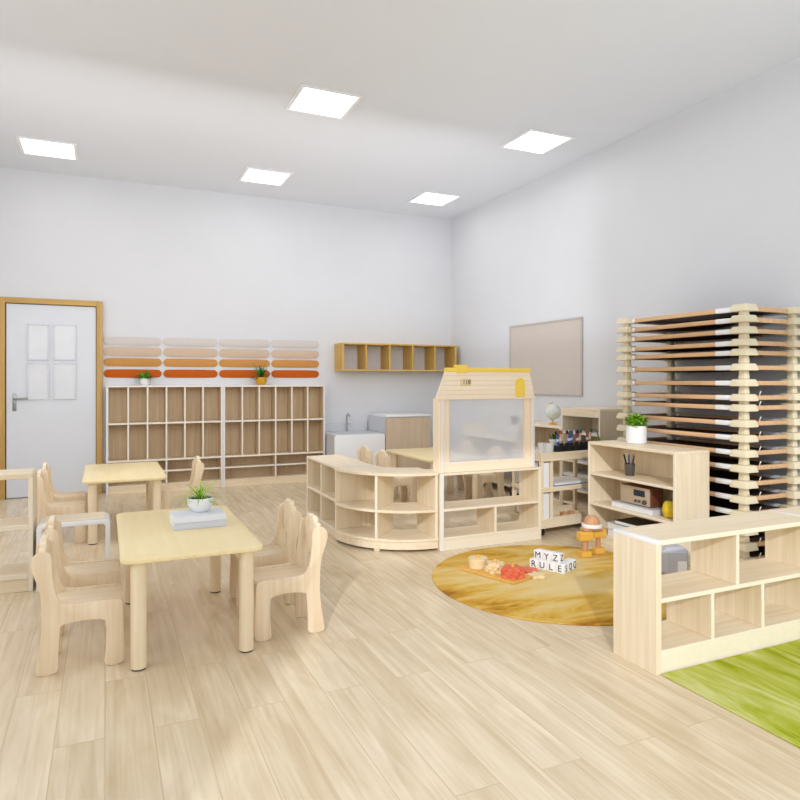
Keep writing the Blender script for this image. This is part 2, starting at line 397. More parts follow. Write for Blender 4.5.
# door
d = thing('door_1', None, None, (-.52, YB, 0)); d['kind'] = 'structure'
fx = .495
fr = G().box(-fx, -fx+.055, -.06, -.0005, 0, 2.138, .004).box(fx-.062, fx, -.06, -.0005, 0, 2.138, .004).build('door_frame', 'frame_oak', d)
G().box(-fx+.055, fx-.062, -.06, -.0005, 2.078, 2.138, .004).build('head_jamb', 'frame_oak_x', fr)
G().box(-fx+.052, -fx+.062, -.04, -.002, 0, 2.08, 0).box(fx-.066, fx-.059, -.04, -.002, 0, 2.08, 0).box(-fx+.06, fx-.06, -.04, -.002, 2.072, 2.08, 0).build('door_seal', 'dark', fr)
leaf = G().box(-fx+.062, fx-.066, -.035, -.004, .006, 2.072, .003).build('door_leaf', 'door', d)
for (x0, x1) in ((-.225, -.045), (.023, .218)):
    for (z0, z1) in ((1.49, 1.85), (1.063, 1.433)):
        G().box(x0, x1, -.042, -.034, z0, z1, 0).build('door_lite', 'pane', leaf)
        t = .016
        G().box(x0-t, x1+t, -.052, -.034, z1, z1+t, .005, seg=2).box(x0-t, x1+t, -.052, -.034, z0-t, z0, .005, seg=2).box(x0-t, x0, -.052, -.034, z0, z1, .005, seg=2).box(x1, x1+t, -.052, -.034, z0, z1, .005, seg=2).build('glazing_bead', 'door', leaf)
hd = G().box(-.375, -.338, -.043, -.034, .93, 1.115, .008, seg=2).build('handle_plate', 'steel', d)
G().cyl((-.356, -.04, 1.06), (-.356, -.085, 1.06), .011, seg=14).cyl((-.362, -.082, 1.06), (-.235, -.082, 1.063), .0095, seg=14).sphere((-.235, -.082, 1.063), .0095, seg=10).build('lever', 'steel', hd)

# ceiling panels
names = {(0, 1): 'leftmost square ceiling light, above the door end of the room', (1, 0): 'largest square ceiling light, nearest the camera at top centre', (1, 1): 'small square ceiling light behind the nearest one, above the lockers',
         (2, 0): 'square ceiling light nearest the right wall at front', (2, 1): 'small square ceiling light near the back right corner'}
proto = None
for i, x in enumerate((-.5, 1.62, 3.73)):
    for j, y in enumerate((5.08, 7.19)):
        if (i, j) not in names: continue
        if proto is None:
            proto = t = thing('ceiling_light', names[(i, j)], 'ceiling light', (x, y, CH), 0, 'recessed square ceiling lights')
            q = .255; p = .222
            G().box(-q, q, -q, -p, -.012, -.0005, .003).box(-q, q, p, q, -.012, -.0005, .003).box(-q, -p, -p, p, -.012, -.0005, .003).box(p, q, -p, p, -.012, -.0005, .003).build('frame', 'white', t)
            G().box(-p, p, -p, p, -.008, -.0005, 0).build('diffuser', 'panel_light', t)
        else: dup(proto, names[(i, j)], (x, y, CH))

# felt strips on the back wall
rows = ((1.705, .098), (1.585, .108), (1.463, .096), (1.335, .096))
cname = ('pale grey', 'beige', 'ochre', 'rust orange'); rname = ('top row', 'second row', 'third row', 'bottom row')
pos = ('nearest the door', 'second from the door', 'third from the door', 'farthest from the door')
for r, (z, h) in enumerate(rows):
    for k in range(4):
        x0 = -.022+k*.632; zz = z+k*.004*(1 if r == 0 else .3); n = 8; hh = h/2; c = .055
        pts = [(x0+.003, zz), (x0+.022, zz-hh*.75), (x0+c, zz-hh), (x0+.629-c, zz-hh), (x0+.607, zz-hh*.75), (x0+.626, zz), (x0+.607, zz+hh*.75), (x0+.629-c, zz+hh), (x0+c, zz+hh), (x0+.022, zz+hh*.75)]
        pts = smooth_poly([p+(.25,) for p in pts], 1)
        o = G().prism(pts, 'y', YB-.0125, YB-.0005, .003, seg=2).build('felt_panel', FELT[r])
        tag(o, '%s felt wall strip with rounded ends, %s, %s' % (cname[r], rname[r], pos[k]), 'wall panel', 'felt strips on the back wall')

# ------------------------------------------------------------------ lockers
def locker(name, label, x0, last):
    W = 1.25; Y0 = 7.8; Y1 = YB-.005; H = 1.2; t = .02
    o = thing(name, label, 'locker', (x0, Y0, 0), 0, 'open cubby lockers along the back wall'); D = Y1-Y0
    e = dict(edge='-y', emi=1)
    mats = ['locker_in', 'locker_edge']
    for s in (0, 1):
        x = 0 if s == 0 else W-.024
        G().box(x, x+.024, 0, D, 0, H, .002, edge='-y -x' if s == 0 else '-y +x', emi=1).build('side_panel', ['locker_in', 'locker_side'], o)
    G().box(.024, W-.024, 0, D, H-t, H, .002, edge='-y +z', emi=1).build('top_panel', ['locker_x', 'locker_edge'], o)
    G().box(.024, W-.024, D-.01, D, .09, H-t, 0).build('back_panel', 'locker_in', o)
    for z in (.775, .36): G().box(.024, W-.024, .001, D-.01, z-t/2, z+t/2, .002, **e).build('shelf_board', ['locker_x', 'locker_edge'], o)
    iw = (W-.048)/6
    for k in range(1, 6):
        x = .024+iw*k
        G().box(x-.009, x+.009, .002, D-.01, .37, H-t, .002, **e).build('divider', mats, o)
    x = W/2
    G().box(x-.009, x+.009, .002, D-.01, .09, .35, .002, **e).build('divider', mats, o)
    for a, b in ((.024, x-.009), (x+.009, W-.024)):
        G().box(a, b, .004, D-.01, .222, .24, .002, **e).build('bench_board', ['locker_x', 'locker_edge'], o)
    G().box(.024, W-.024, .01, D-.01, .072, .09, .002).build('bottom_panel', 'plinth', o)
    G().box(.024, W-.024, .012, .03, 0, .072, .002).build('plinth', 'plinth', o)
    return o
locker('cubby_locker', 'white edged wooden cubby locker next to the door, leafy plant in white pot on top', .01, 0)
locker('cubby_locker', 'white edged wooden cubby locker farther from the door, fern in ochre pot on top', 1.262, 1)

def pot_plant(name, label, loc, prof, potmat, blades, fmat, soil_z, soil_r, cat='plant'):
    o = thing(name, label, cat, loc)
    p = G().lathe(prof).build('pot', potmat, o)
    G().cyl((0, 0, soil_z-.006), (0, 0, soil_z), soil_r, seg=20).build('soil', 'soil', p)
    g = G()
    for b in blades: g.leaf(*b)
    g.build('foliage', fmat, o)
    return o
def bushy(n, z, r, h, L, W, nm=2, low=-.2):
    out = []
    for k in range(n):
        a = random.uniform(0, 2*PI); q = math.sqrt(random.random())*r; u = random.random()
        el = random.uniform(low, 1.1)
        d_ = (math.cos(a)*math.cos(el), math.sin(a)*math.cos(el), math.sin(el))
        out.append(((q*math.cos(a)*.8, q*math.sin(a)*.8, z+h*u*(1-.5*(q/r)**2)), d_, (0, 0, 1) if abs(el) < 1.2 else (1, 0, 0), L*random.uniform(.7, 1.2), W*random.uniform(.8, 1.2), random.randrange(nm), .25, 3))
    return out
def fountain(n, z, L, W, nm=2, e0=.35, e1=1.4, bend=.5):
    out = []
    for k in range(n):
        a = 2*PI*k/n+random.uniform(-.2, .2); el = random.uniform(e0, e1)
        d_ = (math.cos(a)*math.cos(el), math.sin(a)*math.cos(el), math.sin(el))
        out.append(((.01*math.cos(a), .01*math.sin(a), z), d_, (0, 0, 1), L*random.uniform(.75, 1.15), W, random.randrange(nm), bend*random.uniform(.6, 1.2), 6))
    return out
pot_plant('potted_plant', 'small leafy green plant in white pot on the locker next to the door', (.41, 7.9, 1.2),
          [(.038, 0), (.05, .02), (.055, .05), (.052, .078), (.046, .078), (.044, .07)], 'white_pot', bushy(70, .075, .07, .06, .06, .035), ['leaf', 'leaf_mid'], .072, .046)
pot_plant('potted_fern', 'dark green spiky fern in ochre pot on the second locker', (1.72, 7.865, 1.2),
          [(.045, 0), (.062, .03), (.072, .07), (.07, .095), (.06, .095), (.058, .085)], 'yellow_pot', [b[:4]+(b[4]*(.45 if b[1][1] > -.1 else 1),)+b[5:] for b in fountain(60, .085, .175, .02, 2, .15, 1.45, .45)], ['leaf_dark', 'leaf_mid'], .088, .06)

# yellow wall shelf
o = thing('wall_shelf', 'honey yellow wooden wall shelf with five open cubbies, hung beside the corner', 'shelf', (2.705, 7.72, 1.38))
W = 1.645; H = .352; D = YB-7.72-.0005
for x in (0, W-.03): G().box(x, x+.03, 0, D, .018, H-.018, .002).build('side_panel', 'yellow_z', o)
for z in (0, H-.018): G().box(0, W, 0, D, z, z+.018, .002).build('shelf_board', 'yellow_x', o)
for k in range(1, 5): G().box(W*k/5-.011, W*k/5+.011, .002, D, .018, H-.018, .002).build('divider', 'yellow_z', o)

# pin board on right wall
o = thing('pin_board', 'large beige pin board mounted on the right wall', 'pin board', (XR, 5.9, 1.095))
G().box(-.014, -.0005, -.63, .63, .02, .79, 0).build('board', 'board_felt', o)
g = G()
for a in ((-.65, .65, 0, .022), (-.65, .65, .788, .81)): g.box(-.022, -.0005, a[0], a[1], a[2], a[3], .004)
for a in ((-.65, -.628), (.628, .65)): g.box(-.022, -.0005, a[0], a[1], .022, .788, .004)
g.build('frame', 'board_trim', o)

# ------------------------------------------------------------------ tables and chairs
def make_table(name, label, loc):
    o = thing(name, label, 'table', loc)
    G().prism(rrect(-.306, .306, -.55, .55, .05), 'z', .468, .49, .005, seg=2).build('tabletop', 'top_y', o)
    for sx in (-1, 1):
        for y in (-.495, .43):
            l = G().cyl((sx*.232, y, .008), (sx*.232, y, .4685), .033, seg=28).build('leg', 'leg', o)
            G().cyl((sx*.232, y, 0), (sx*.232, y, .008), .029, seg=24).build('foot_pad', 'rubber', l)
    return o
t1 = make_table('childrens_table', 'low birch table with books and small potted plant on it, nearest in the foreground', (.365, 3.535, 0))
t2 = dup(t1, 'low birch table farther back in front of the lockers, bare top', (.146, 6.005, 0))
t3 = dup(t1, 'low birch table behind the curved corner shelf, partly hidden by the house shelf', (3.13, 6.085, 0))

prof = [(.0, .0, .2), (.088, .0, .2), (.087, .07, .3), (.094, .18, .3), (.1, .215, .28), (.268, .215, .28), (.276, .18, .3), (.274, .07, .3), (.264, .0, .2), (.352, .0, .2), (.348, .12, .3), (.343, .262), (.338, .292, .2),
        (.12, .288, .3), (.088, .312, .3), (.073, .37, .3), (.064, .44, .3), (.066, .50, .3), (.046, .527, .3), (.008, .525, .3), (-.02, .49, .3), (-.008, .435, .3), (.018, .37, .3), (.026, .28, .3), (.024, .15, .3), (.004, .05, .3)]
prof = smooth_poly(prof, 2)
def make_chair(label, loc, rz):
    o = thing('childrens_chair', label, 'chair', loc, rz, 'small birch chairs with paw shaped backs')
    hw = .125
    for s in (-1, 1):
        a = s*hw; b = s*(hw-.02)
        G().prism(prof, 'y', min(a, b), max(a, b), .003, seg=2).build('side_panel', 'chair_z', o)
    w_ = hw-.0205
    G().box(.07, .342, -w_, w_, .262, .285, .006, seg=2).build('seat', 'chair_x', o)
    pts = []
    n = 96
    discs = [(0, .0, .073), (0, -.02, .07)]+[(.081*math.cos(a), .072*math.sin(a)+.006, .025) for a in (.6, 1.25, 1.89, 2.54)]
    n = 120
    for k in range(n):
        a = 2*PI*k/n; best = 0
        for cx, cz, rr in discs:                      # farthest exit of the ray through every disc: a palm with four toes
            dd = cx*math.cos(a)+cz*math.sin(a); q = rr*rr-(cx*cx+cz*cz-dd*dd)
            if q > 0: best = max(best, dd+math.sqrt(q))
        x, z = best*math.cos(a), best*math.sin(a)
        pts.append((max(-w_, min(w_, x*1.25)), .465+z))
    G().prism(pts, 'x', .014, .040, .008, seg=3).build('backrest', 'chair_x', o)
    return o
# facing +X: rear at x=0
c0 = make_chair('small birch chair left of the nearest table, closest to the camera', (-.27, 3.25, 0), 0)
dup(c0, 'small birch chair left of the nearest table, behind another, beside white bench', (-.27, 3.72, 0))
dup(c0, 'small birch chair on right side of the nearest table, closest to the camera', (1.0, 3.235, 0), PI)
dup(c0, 'small birch chair on right side of the nearest table, behind the closest one', (1.0, 3.69, 0), PI)
dup(c0, 'small birch chair left of the back table, nearer to the camera of those two', (-.485, 5.71, 0))
dup(c0, 'small birch chair left of the back table, farther one nearest the door', (-.485, 6.19, 0))
dup(c0, 'small birch chair right of the back table, in front of the lockers', (.8, 6.17, 0), PI)
dup(c0, 'small chair behind the corner shelf with paw back showing, nearer the house shelf', (2.49, 5.96, 0))
dup(c0, 'small chair behind the corner shelf with paw back showing, nearer the white sink', (2.49, 6.45, 0))
dup(c0, 'small chair seen through the frosted house window, nearer its right side', (3.78, 5.80, 0), PI)
dup(c0, 'small chair seen through the frosted house window, farther back on its left side', (3.78, 6.42, 0), PI)

# books + plant on near table
def book(name, label, loc, size, rz, cover, pages='paper', cat='book', group=None):
    o = thing(name, label, cat, loc, rz, group); X, Y_, Z_ = size; t = min(.004, Z_*.15)
    G().box(0, X, 0, Y_, 0, t, .001).box(0, X, 0, Y_, Z_-t, Z_, .001).box(0, X, 0, .004, t, Z_-t, 0).build('cover', cover, o)
    G().box(.003, X-.003, .004, Y_-.004, t, Z_-t, 0).build('pages', pages, o)
    return o
book('book', 'thick grey book on the near table, lower of the two stacked', (.318, 3.47, .4905), (.262, .19, .034), .03, 'book_grey')
book('book', 'thick white book on top of the grey book under the bowl plant', (.316, 3.47, .525), (.262, .19, .032), .03, 'book_top')
pot_plant('potted_spider_plant', 'grassy lime spider plant in round white bowl on the near table books', (.462, 3.59, .5575),
          [(.034, 0), (.052, .012), (.066, .038), (.069, .06), (.066, .074), (.061, .074), (.06, .064)], 'white_pot', fountain(54, .066, .15, .0062, 3, .05, 1.25, .6), ['leaf_lime', 'leaf_lime', 'leaf_mid'], .068, .062)

# ------------------------------------------------------------------ near-left shelf and bench
o = thing('open_shelf', 'open birch shelf at left edge of the picture, cut off by the frame', 'shelf', (-1.40, 4.42, 0))
W = 1.01; H = .70; D = .27
for x in (0, W-.025): G().box(x, x+.025, 0, D, 0, H-.025, .003, edge='-y').build('side_panel', ['birch_z', 'edge'], o)
G().prism(rrect(0, W, H-.03, H, [0, .02, .02, 0]), 'y', 0, D, .003).build('top_panel', ['birch_x'], o)
for z in (.385, .095): G().box(.025, W-.025, .002, D, z-.018, z+.014, .003, edge='-y').build('shelf_board', ['birch_x', 'edge'], o)
G().box(.025, W-.025, .01, .03, 0, .077, .003).build('plinth', 'birch_x', o)
G().box(W/2-.009, W/2+.009, .003, D, .109, .367, .002, edge='-y').build('divider', ['birch_z', 'edge'], o)

o = thing('low_bench', 'small white bench with rounded corners and wooden seat, beside the left shelf', 'bench', (-.37, 4.385, 0))
W = .40; H = .40; D = .25; t = .028
out = rrect(0, W, 0, H, [0, .035, .035, 0]); inn = rrect(t, W-t, 0, H-t, [0, .015, .015, 0])
# inverted U: outer up one side, inner back down
o_pts = [(0, 0)]+[p for p in rrect(0, W, 0, H, [0, .035, .035, 0]) if p[1] > .01][::-1]+[(W, 0), (W-t, 0)]+[p for p in rrect(t, W-t, 0, H-t, [0, .018, .018, 0]) if p[1] > .01]+[(t, 0)]
G().prism(o_pts, 'y', 0, D, .004, seg=2).build('bent_frame', 'white', o)
G().box(.03, W-.03, .012, D-.012, H, H+.006, .002).build('seat', 'birch_x', o)

# ------------------------------------------------------------------ shelves of the middle group
E = dict(edge='-y', emi=1)
def panelx(o, name, *a, mats=('birch_z', 'edge'), **k): return G().box(*a, **k).build(name, list(mats), o)

# straight two-column shelf (fronts face -X)
o = thing('low_shelf', 'straight two-column birch shelf at left end of the curved corner shelf', 'shelf', (1.652, 4.846, 0))
L_ = .83; H = .575; D = .31; ex = dict(edge='-x', emi=1)
panelx(o, 'side_panel', 0, D, L_-.022, L_, 0, H-.02, **ex)
G().box(0, D, 0, .018, 0, H+.002, .002, mi=0, edge='-x +z', emi=1).build('side_panel', ['birch_z', 'white_edge'], o)
panelx(o, 'top_panel', 0, D, .018, L_, H-.02, H, mats=('birch_y', 'edge'), **ex)
panelx(o, 'divider', .002, D, .415-.01, .415+.01, .08, H-.02, **ex)
for a, b in ((.018, .405), (.425, L_-.022)):
    panelx(o, 'shelf_board', .002, D, a, b, .292, .314, mats=('birch_y', 'edge'), **ex)
panelx(o, 'bottom_panel', .004, D, .018, L_-.022, .06, .08, mats=('birch_y', 'edge'), **ex)
panelx(o, 'plinth', .008, .026, .018, L_-.022, 0, .06, mats=('birch_y', 'birch_y'))
panelx(o, 'back_panel', D-.008, D, .018, L_-.022, .08, H-.02, bev=0)

# curved corner shelf: quarter ring about its inner centre
CX, CY = 2.232, 4.836; R = .605; RI = .27
o = thing('corner_shelf', 'quarter-round birch corner shelf with curved fronts, joining two straight shelves', 'shelf', (CX, CY, 0))
def ring(r0, r1, a0=PI, a1=1.5*PI, n=28):
    return [(r1*math.cos(a0+(a1-a0)*k/n), r1*math.sin(a0+(a1-a0)*k/n)) for k in range(n+1)]+[(r0*math.cos(a1+(a0-a1)*k/n), r0*math.sin(a1+(a0-a1)*k/n)) for k in range(n+1)]
def rp(o, name, r0, r1, z0, z1, a0=PI, a1=1.5*PI, mats=('birch_x', 'edge'), emi=None):
    return G().prism(ring(r0, r1, a0, a1), 'z', z0, z1, .002, edge_mi=emi).build(name, list(mats), o)
rp(o, 'top_panel', RI-.01, R, .555, .575)
rp(o, 'shelf_board', RI, R-.006, .285, .305)
rp(o, 'bottom_panel', RI, R-.003, .075, .095)
rp(o, 'plinth', R-.03, R-.012, .018, .075)
for a, ro in ((PI+.3, RI+.08), (PI*1.25, R), (PI*1.5-.3, RI+.08)):
    g = G().box(ro-.075, ro-.02, -.022, .022, 0, .075, .003); q = g.build('foot', 'birch_z', o); q.rotation_euler = (0, 0, a)
for a in (PI+.02, 1.5*PI-.02, PI*1.25):
    for z0, z1 in ((.095, .285), (.305, .555)):
        q = G().box(RI, R-.008, -.01, .01, z0, z1, .002, edge='+x').build('divider', ['birch_z', 'edge'], o); q.rotation_euler = (0, 0, a)
rp(o, 'back_panel', RI, RI+.01, .095, .555, PI+.05, 1.25*PI, ('birch_z', 'edge'))

# house-front shelf
o = thing('open_shelf', 'low open birch shelf carrying the little house frame, between corner shelf and trolley', 'shelf', (2.237, 4.21, 0))
W = .90; H = .57; D = .27
G().box(0, .03, 0, D, 0, H, .003, edge='-y').build('side_panel', ['birch_z', 'white_edge'], o)
G().box(W-.026, W, 0, D, 0, H-.018, .003, edge='-y').build('side_panel', ['birch_z', 'edge'], o)
G().box(.03, W, 0, D, H-.018, H, .003, edge='-y').build('top_panel', ['birch_x', 'edge'], o)
G().box(.03, W-.026, .002, D, .288, .308, .002, edge='-y').build('shelf_board', ['birch_x', 'edge'], o)
G().box(W*.53-.01, W*.53+.01, .003, D, .098, .288, .002, edge='-y').build('divider', ['birch_z', 'edge'], o)
G().box(.03, W-.026, .004, D, .08, .098, .002, edge='-y').build('bottom_panel', ['birch_x', 'edge'], o)
G().box(.03, W-.026, .008, .026, 0, .08, .002).build('plinth', ['edge'], o)

h = thing('toy_house_front', 'little house frame with yellow roof ridge and frosted window, standing on the low shelf', 'play house', (2.237, 4.215, .5705))
z = lambda v: v-.5705
for x0, x1 in ((-.026, .045), (.795, .826)): pass
G().box(-.004, .010, .012, .11, z(.571), z(1.118), .002).build('side_panel', 'peach_z', h)
G().box(.0105, .036, .0, .09, z(.571), z(1.125), .003, edge='-y').build('post', ['peach_z', 'white_edge'], h)
G().box(.812, .842, .0, .12, z(.571), z(1.13), .004, edge='-y').build('post', ['peach_z', 'white_edge'], h)
fr = G().box(.036, .088, .02, .045, z(.64), z(1.125), .002).box(.752, .812, .02, .045, z(.64), z(1.125), .002).build('window_frame', 'peach_z', h)
G().box(.036, .812, .015, .05, z(.571), z(.645), .003).build('bottom_rail', 'peach', h)
G().box(.088, .752, .03, .036, z(.645), z(1.117), 0).build('window_pane', 'acrylic', h)
g = G()
zs = [1.112+.211*k/6 for k in range(7)]
def xl(v): return -.040+(.04+.046)*(v-1.112)/.225
def xr(v): return .858-(.858-.803)*(v-1.112)/.225
hr = xr
for k in range(6):
    z0, z1 = zs[k]+.0008, zs[k+1]-.0008
    g.prism([(xl(z0), z(z0)), (xr(z0)-.02, z(z0)), (xr(z1)-.02, z(z1)), (xl(z1), z(z1)), ((xl(z0)+xl(z1))/2, z((z0+z1)/2))], 'y', -.006, .012, .0012)
g.build('gable_board', 'peach', h)
G().box(.043, .795, -.012, .03, z(1.318), z(1.348), .004).build('roof_ridge', 'sign_yellow', h)
G().box(.122, .226, -.012, .02, z(1.348), z(1.37), .003).box(.132, .216, -.014, .004, z(1.31), z(1.35), .002).build('chimney', 'sign_yellow', h)
arch = [(.652, z(1.128)), (.74, z(1.128))]+[(.696+.044*math.cos(PI*k/14), z(1.232)+.044*math.sin(PI*k/14)) for k in range(15)]
G().prism(arch, 'y', -.012, -.004, .002).build('arch_window', 'sign_yellow', h)
sg = G().box(.165, .255, -.0125, -.005, z(1.216), z(1.268), .003).build('number_sign', 'toy_cream', h)
text_obj('118', .046, 'ink', sg, (.215, -.0135, z(1.242)), (PI/2, 0, 0), name='lettering')

# ------------------------------------------------------------------ trolley
o = thing('storage_trolley', 'wooden storage trolley on castors behind the house shelf, pens on its tray', 'trolley', (3.19, 4.285, 0), math.radians(6))
W = .74; D = .36
for x, y in ((.03, .03), (.03, D-.03), (W-.03, .03), (W-.03, D-.03)):
    c = G().cyl((x-.012, y, .027), (x+.012, y, .027), .027, seg=20).build('castor', 'dark', o)
    G().box(x-.018, x-.014, y-.012, y+.012, .02, .06, .001).box(x+.014, x+.018, y-.012, y+.012, .02, .06, .001).box(x-.018, x+.018, y-.014, y+.014, .054, .06, .001).build('fork', 'chrome', c)
    G().cyl((x-.013, y, .027), (x+.013, y, .027), .014, seg=14).build('hub', 'paper_grey', c)
for x, y in ((0, 0), (0, D-.03), (W-.03, 0), (W-.03, D-.03)):
    G().box(x, x+.03, y, y+.03, .06, .62, .003).build('post', 'birch_z', o)
for z0, z1, zf in ((.60, .668, .66), (.35, .388, .362), (.06, .135, .075)):
    G().box(-.004, W+.004, -.006, .012, z0, z1, .003).box(-.004, W+.004, D-.012, D+.006, z0, z1, .003).box(-.004, .012, .012, D-.012, z0, z1, .003).box(W-.012, W+.004, .012, D-.012, z0, z1, .003).build('rail', 'birch_x', o)
    G().box(.012, W-.012, .012, D-.012, zf-.012, zf, .001).build('tray', 'birch_x', o)
for z0, z1 in ((.363, .60), (.076, .349)):
    G().box(.115, .145, .014, D-.04, z0, z1, .002).build('divider', 'birch_z', o)
def onT(x, y, zz):
    a = math.radians(6); return (3.19+x*math.cos(a)-y*math.sin(a), 4.285+x*math.sin(a)+y*math.cos(a), zz)
r6 = math.radians(6)
for z0, hgt, lab in ((.3625, .225, 'white file box standing on the middle shelf of the trolley'), (.0755, .262, 'white file box standing on the bottom shelf of the trolley')):
    t = thing('file_box', lab, 'file box', onT(.04, .016, z0), r6, 'white file boxes in the trolley')
    G().box(0, .062, 0, .25, 0, hgt, .003).build('case', 'white', t)
    G().box(-.006, -.0005, .004, .06, .002, hgt-.002, .001).build('divider_card', 'dark', t)
for k, (m_, zz, th) in enumerate((('green', .3625, .009), ('teal', .372, .011), ('blue', .3835, .006), ('paper', .390, .018))):
    lab = ('green folder at the bottom of the paper pile in the trolley', 'teal folder above the green one in the trolley pile', 'blue folder under the white paper in the trolley pile', 'white paper stack on top of the trolley pile')[k]
    tag(G().box(0, .40, 0, .27, 0, th, .001).build('folder' if k < 3 else 'paper_stack', m_, None, onT(.165+.004*k, .03, zz), (0, 0, r6)), lab, 'folder' if k < 3 else 'paper')
t = thing('block_tray', 'shallow wooden tray holding brown blocks on bottom shelf of the trolley', 'tray', onT(.17, .03, .0755), r6)
G().box(0, .36, 0, .25, 0, .008, .001).box(0, .36, 0, .01, .008, .06, .002).box(0, .36, .24, .25, .008, .06, .002).box(0, .01, .01, .24, .008, .06, .002).box(.35, .36, .01, .24, .008, .06, .002).build('tray_body', 'birch_x', t)
for k, (x, lab) in enumerate(((.12, 'left brown block in the trolley bottom tray'), (.2, 'right brown block in the trolley bottom tray'))):
    tag(G().box(0, .055, 0, .05, 0, .07, .004).build('wooden_block', 'toy_wood', None, onT(.17+x, .045, .084), (0, 0, r6)), lab, 'block')
# cups and pens on the tray
def cup(label, loc, r, hh):
    t = thing('white_cup', label, 'cup', loc)
    G().lathe([(r*.8, 0), (r*.95, .01), (r, hh), (r*.9, hh), (r*.85, .012)]).build('cup_body', 'white_pot', t)
    G().tube([(r*.9*math.cos(a)+r*.2, 0, hh*.5+.016*math.sin(a)) for a in (-1.2, -.6, 0, .6, 1.2)], .004).build('handle', 'white_pot', t)
cup('small tall white cup at left end of the trolley tray', onT(.05, .06, .6605), .02, .085)
cup('wide white cup on the trolley tray beside the pen rack', onT(.14, .07, .6605), .045, .075)
t = thing('pen_rack', 'black pen rack on the trolley tray', 'pen rack', onT(.228, .035, .6605), r6)
g = G().box(0, .45, 0, .12, 0, .05, .003)
for k in range(8): g.box(.005+.0555*k, .05+.0555*k, -.004, .0, .012, .075, .004)
g.build('rack_body', 'dark', t)
cols = ['blue', 'pink', 'red_brown', 'blue', 'pink', 'blue', 'red_brown', 'pink', 'blue', 'red_brown', 'blue', 'pink']
cw = {'blue': 'blue', 'pink': 'pink', 'red_brown': 'red-brown'}
ordn = ['first', 'second', 'third', 'fourth', 'fifth', 'sixth', 'seventh', 'eighth', 'ninth', 'tenth', 'eleventh', 'twelfth', 'thirteenth', 'fourteenth', 'fifteenth', 'sixteenth', 'seventeenth', 'eighteenth', 'nineteenth']
for k in range(12):
    x = .02+.036*k; tl = (-.25, .1, -.1, .2)[k % 4]
    t = thing('marker_pen', '%s marker, %s from the left in the black rack on the trolley' % (cw[cols[k]], ordn[k]), 'pen', onT(.228+x, .06+.02*(k % 3), .711), 0, 'markers in the black rack')
    g = G().cyl((0, 0, 0), (tl*.09, 0, .095), .011, seg=10); g.build('barrel', cols[k], t)
    G().cyl((tl*.09, 0, .095), (tl*.12, 0, .122), .012, .010, seg=10).build('cap', ['dark', 'red_brown', 'dark', 'leaf_dark'][k % 4], t)
    G().cyl((tl*.035, 0, .037), (tl*.055, 0, .058), .0118, seg=10).build('band', 'paper', t)

# ------------------------------------------------------------------ cabinets along right wall
o = thing('paper_cabinet', 'birch cabinet of paper trays against the right wall, taller than its neighbours', 'cabinet', (4.05, 4.576, 0))
W = .548; D = XR-4.05-.004; H = .985
for y in (0, W-.02): panelx(o, 'side_panel', 0, D, y, y+.02, 0, H, **ex)
panelx(o, 'top_panel', 0, D, .02, W-.02, H-.07, H-.05, mats=('birch_y', 'edge'), **ex)
panelx(o, 'front_rail', -.001, .018, .02, W-.02, H-.05, H+.002, mats=('birch_y', 'edge'))
panelx(o, 'back_panel', D-.01, D, .02, W-.02, 0, H, bev=0)
G().box(.05, D-.02, .06, W-.1, H-.05, H+.01, .006).build('top_tray', 'birch_y', o)
for k in range(6): panelx(o, 'shelf_board', .004, D-.01, .02, W-.02, .07+.135*k, .088+.135*k, mats=('birch_y', 'edge'), **ex)
for k in range(5):
    tag(G().box(0, .30, 0, .46, 0, .014, .002).build('paper_stack', 'paper_grey', None, (4.056, 4.62, .2235+.135*k)), 'grey paper stack on the %s shelf of the paper cabinet' % ('fifth', 'fourth', 'third', 'second', 'top')[k], 'paper', 'papers in the cabinet')
o = thing('low_cabinet', 'low birch cabinet with globe on top against the right wall', 'cabinet', (4.05, 5.13, 0))
W = .74; H = .80
for y in (0, W-.02): panelx(o, 'side_panel', 0, D, y, y+.02, 0, H-.02, **ex)
panelx(o, 'top_panel', 0, D, 0, W, H-.02, H, mats=('birch_y', 'edge'), **ex)
for zz in (.08, .30, .545): panelx(o, 'shelf_board', .003, D-.01, .02, W-.02, zz-.018, zz, mats=('birch_y', 'edge'), **ex)
panelx(o, 'back_panel', D-.01, D, .02, W-.02, 0, H-.02, mats=('locker_in',), bev=0)
panelx(o, 'plinth', .01, .03, .02, W-.02, 0, .06)
t = thing('globe', 'small pale world globe on a stand on the low cabinet', 'globe', (4.22, 5.47, .8))
G().lathe([(.045, 0), (.047, .006), (.03, .014), (.008, .02), (.007, .045)]).build('base', 'toy_yellow', t)
G().sphere((0, 0, .132), .082, seg=28).build('sphere', 'globe', t)
G().tube([(0, .09*math.cos(a), .132+.09*math.sin(a)) for a in [(-PI/2+PI*k/12) for k in range(13)]], .004).cyl((0, 0, .21), (0, 0, .232), .006, .003, seg=10).build('meridian', 'chrome', t)
tag(G().box(0, .2, 0, .30, 0, .035, .004).build('storage_box', 'paper_grey', None, (4.07, 5.24, .5455)), 'grey box in the globe cabinet, lower of the two stacked', 'box')
tag(G().box(0, .2, 0, .28, 0, .032, .004).build('storage_box', 'book_grey', None, (4.07, 5.25, .581)), 'grey box in the globe cabinet under the little bowl plant', 'box')
pot_plant('potted_plant', 'little green plant in white bowl on the grey boxes in the globe cabinet', (4.15, 5.36, .6135), [(.03, 0), (.045, .012), (.055, .05), (.05, .05), (.048, .044)], 'white_pot', bushy(36, .05, .05, .03, .06, .018), ['leaf_dark', 'leaf'], .047, .048)

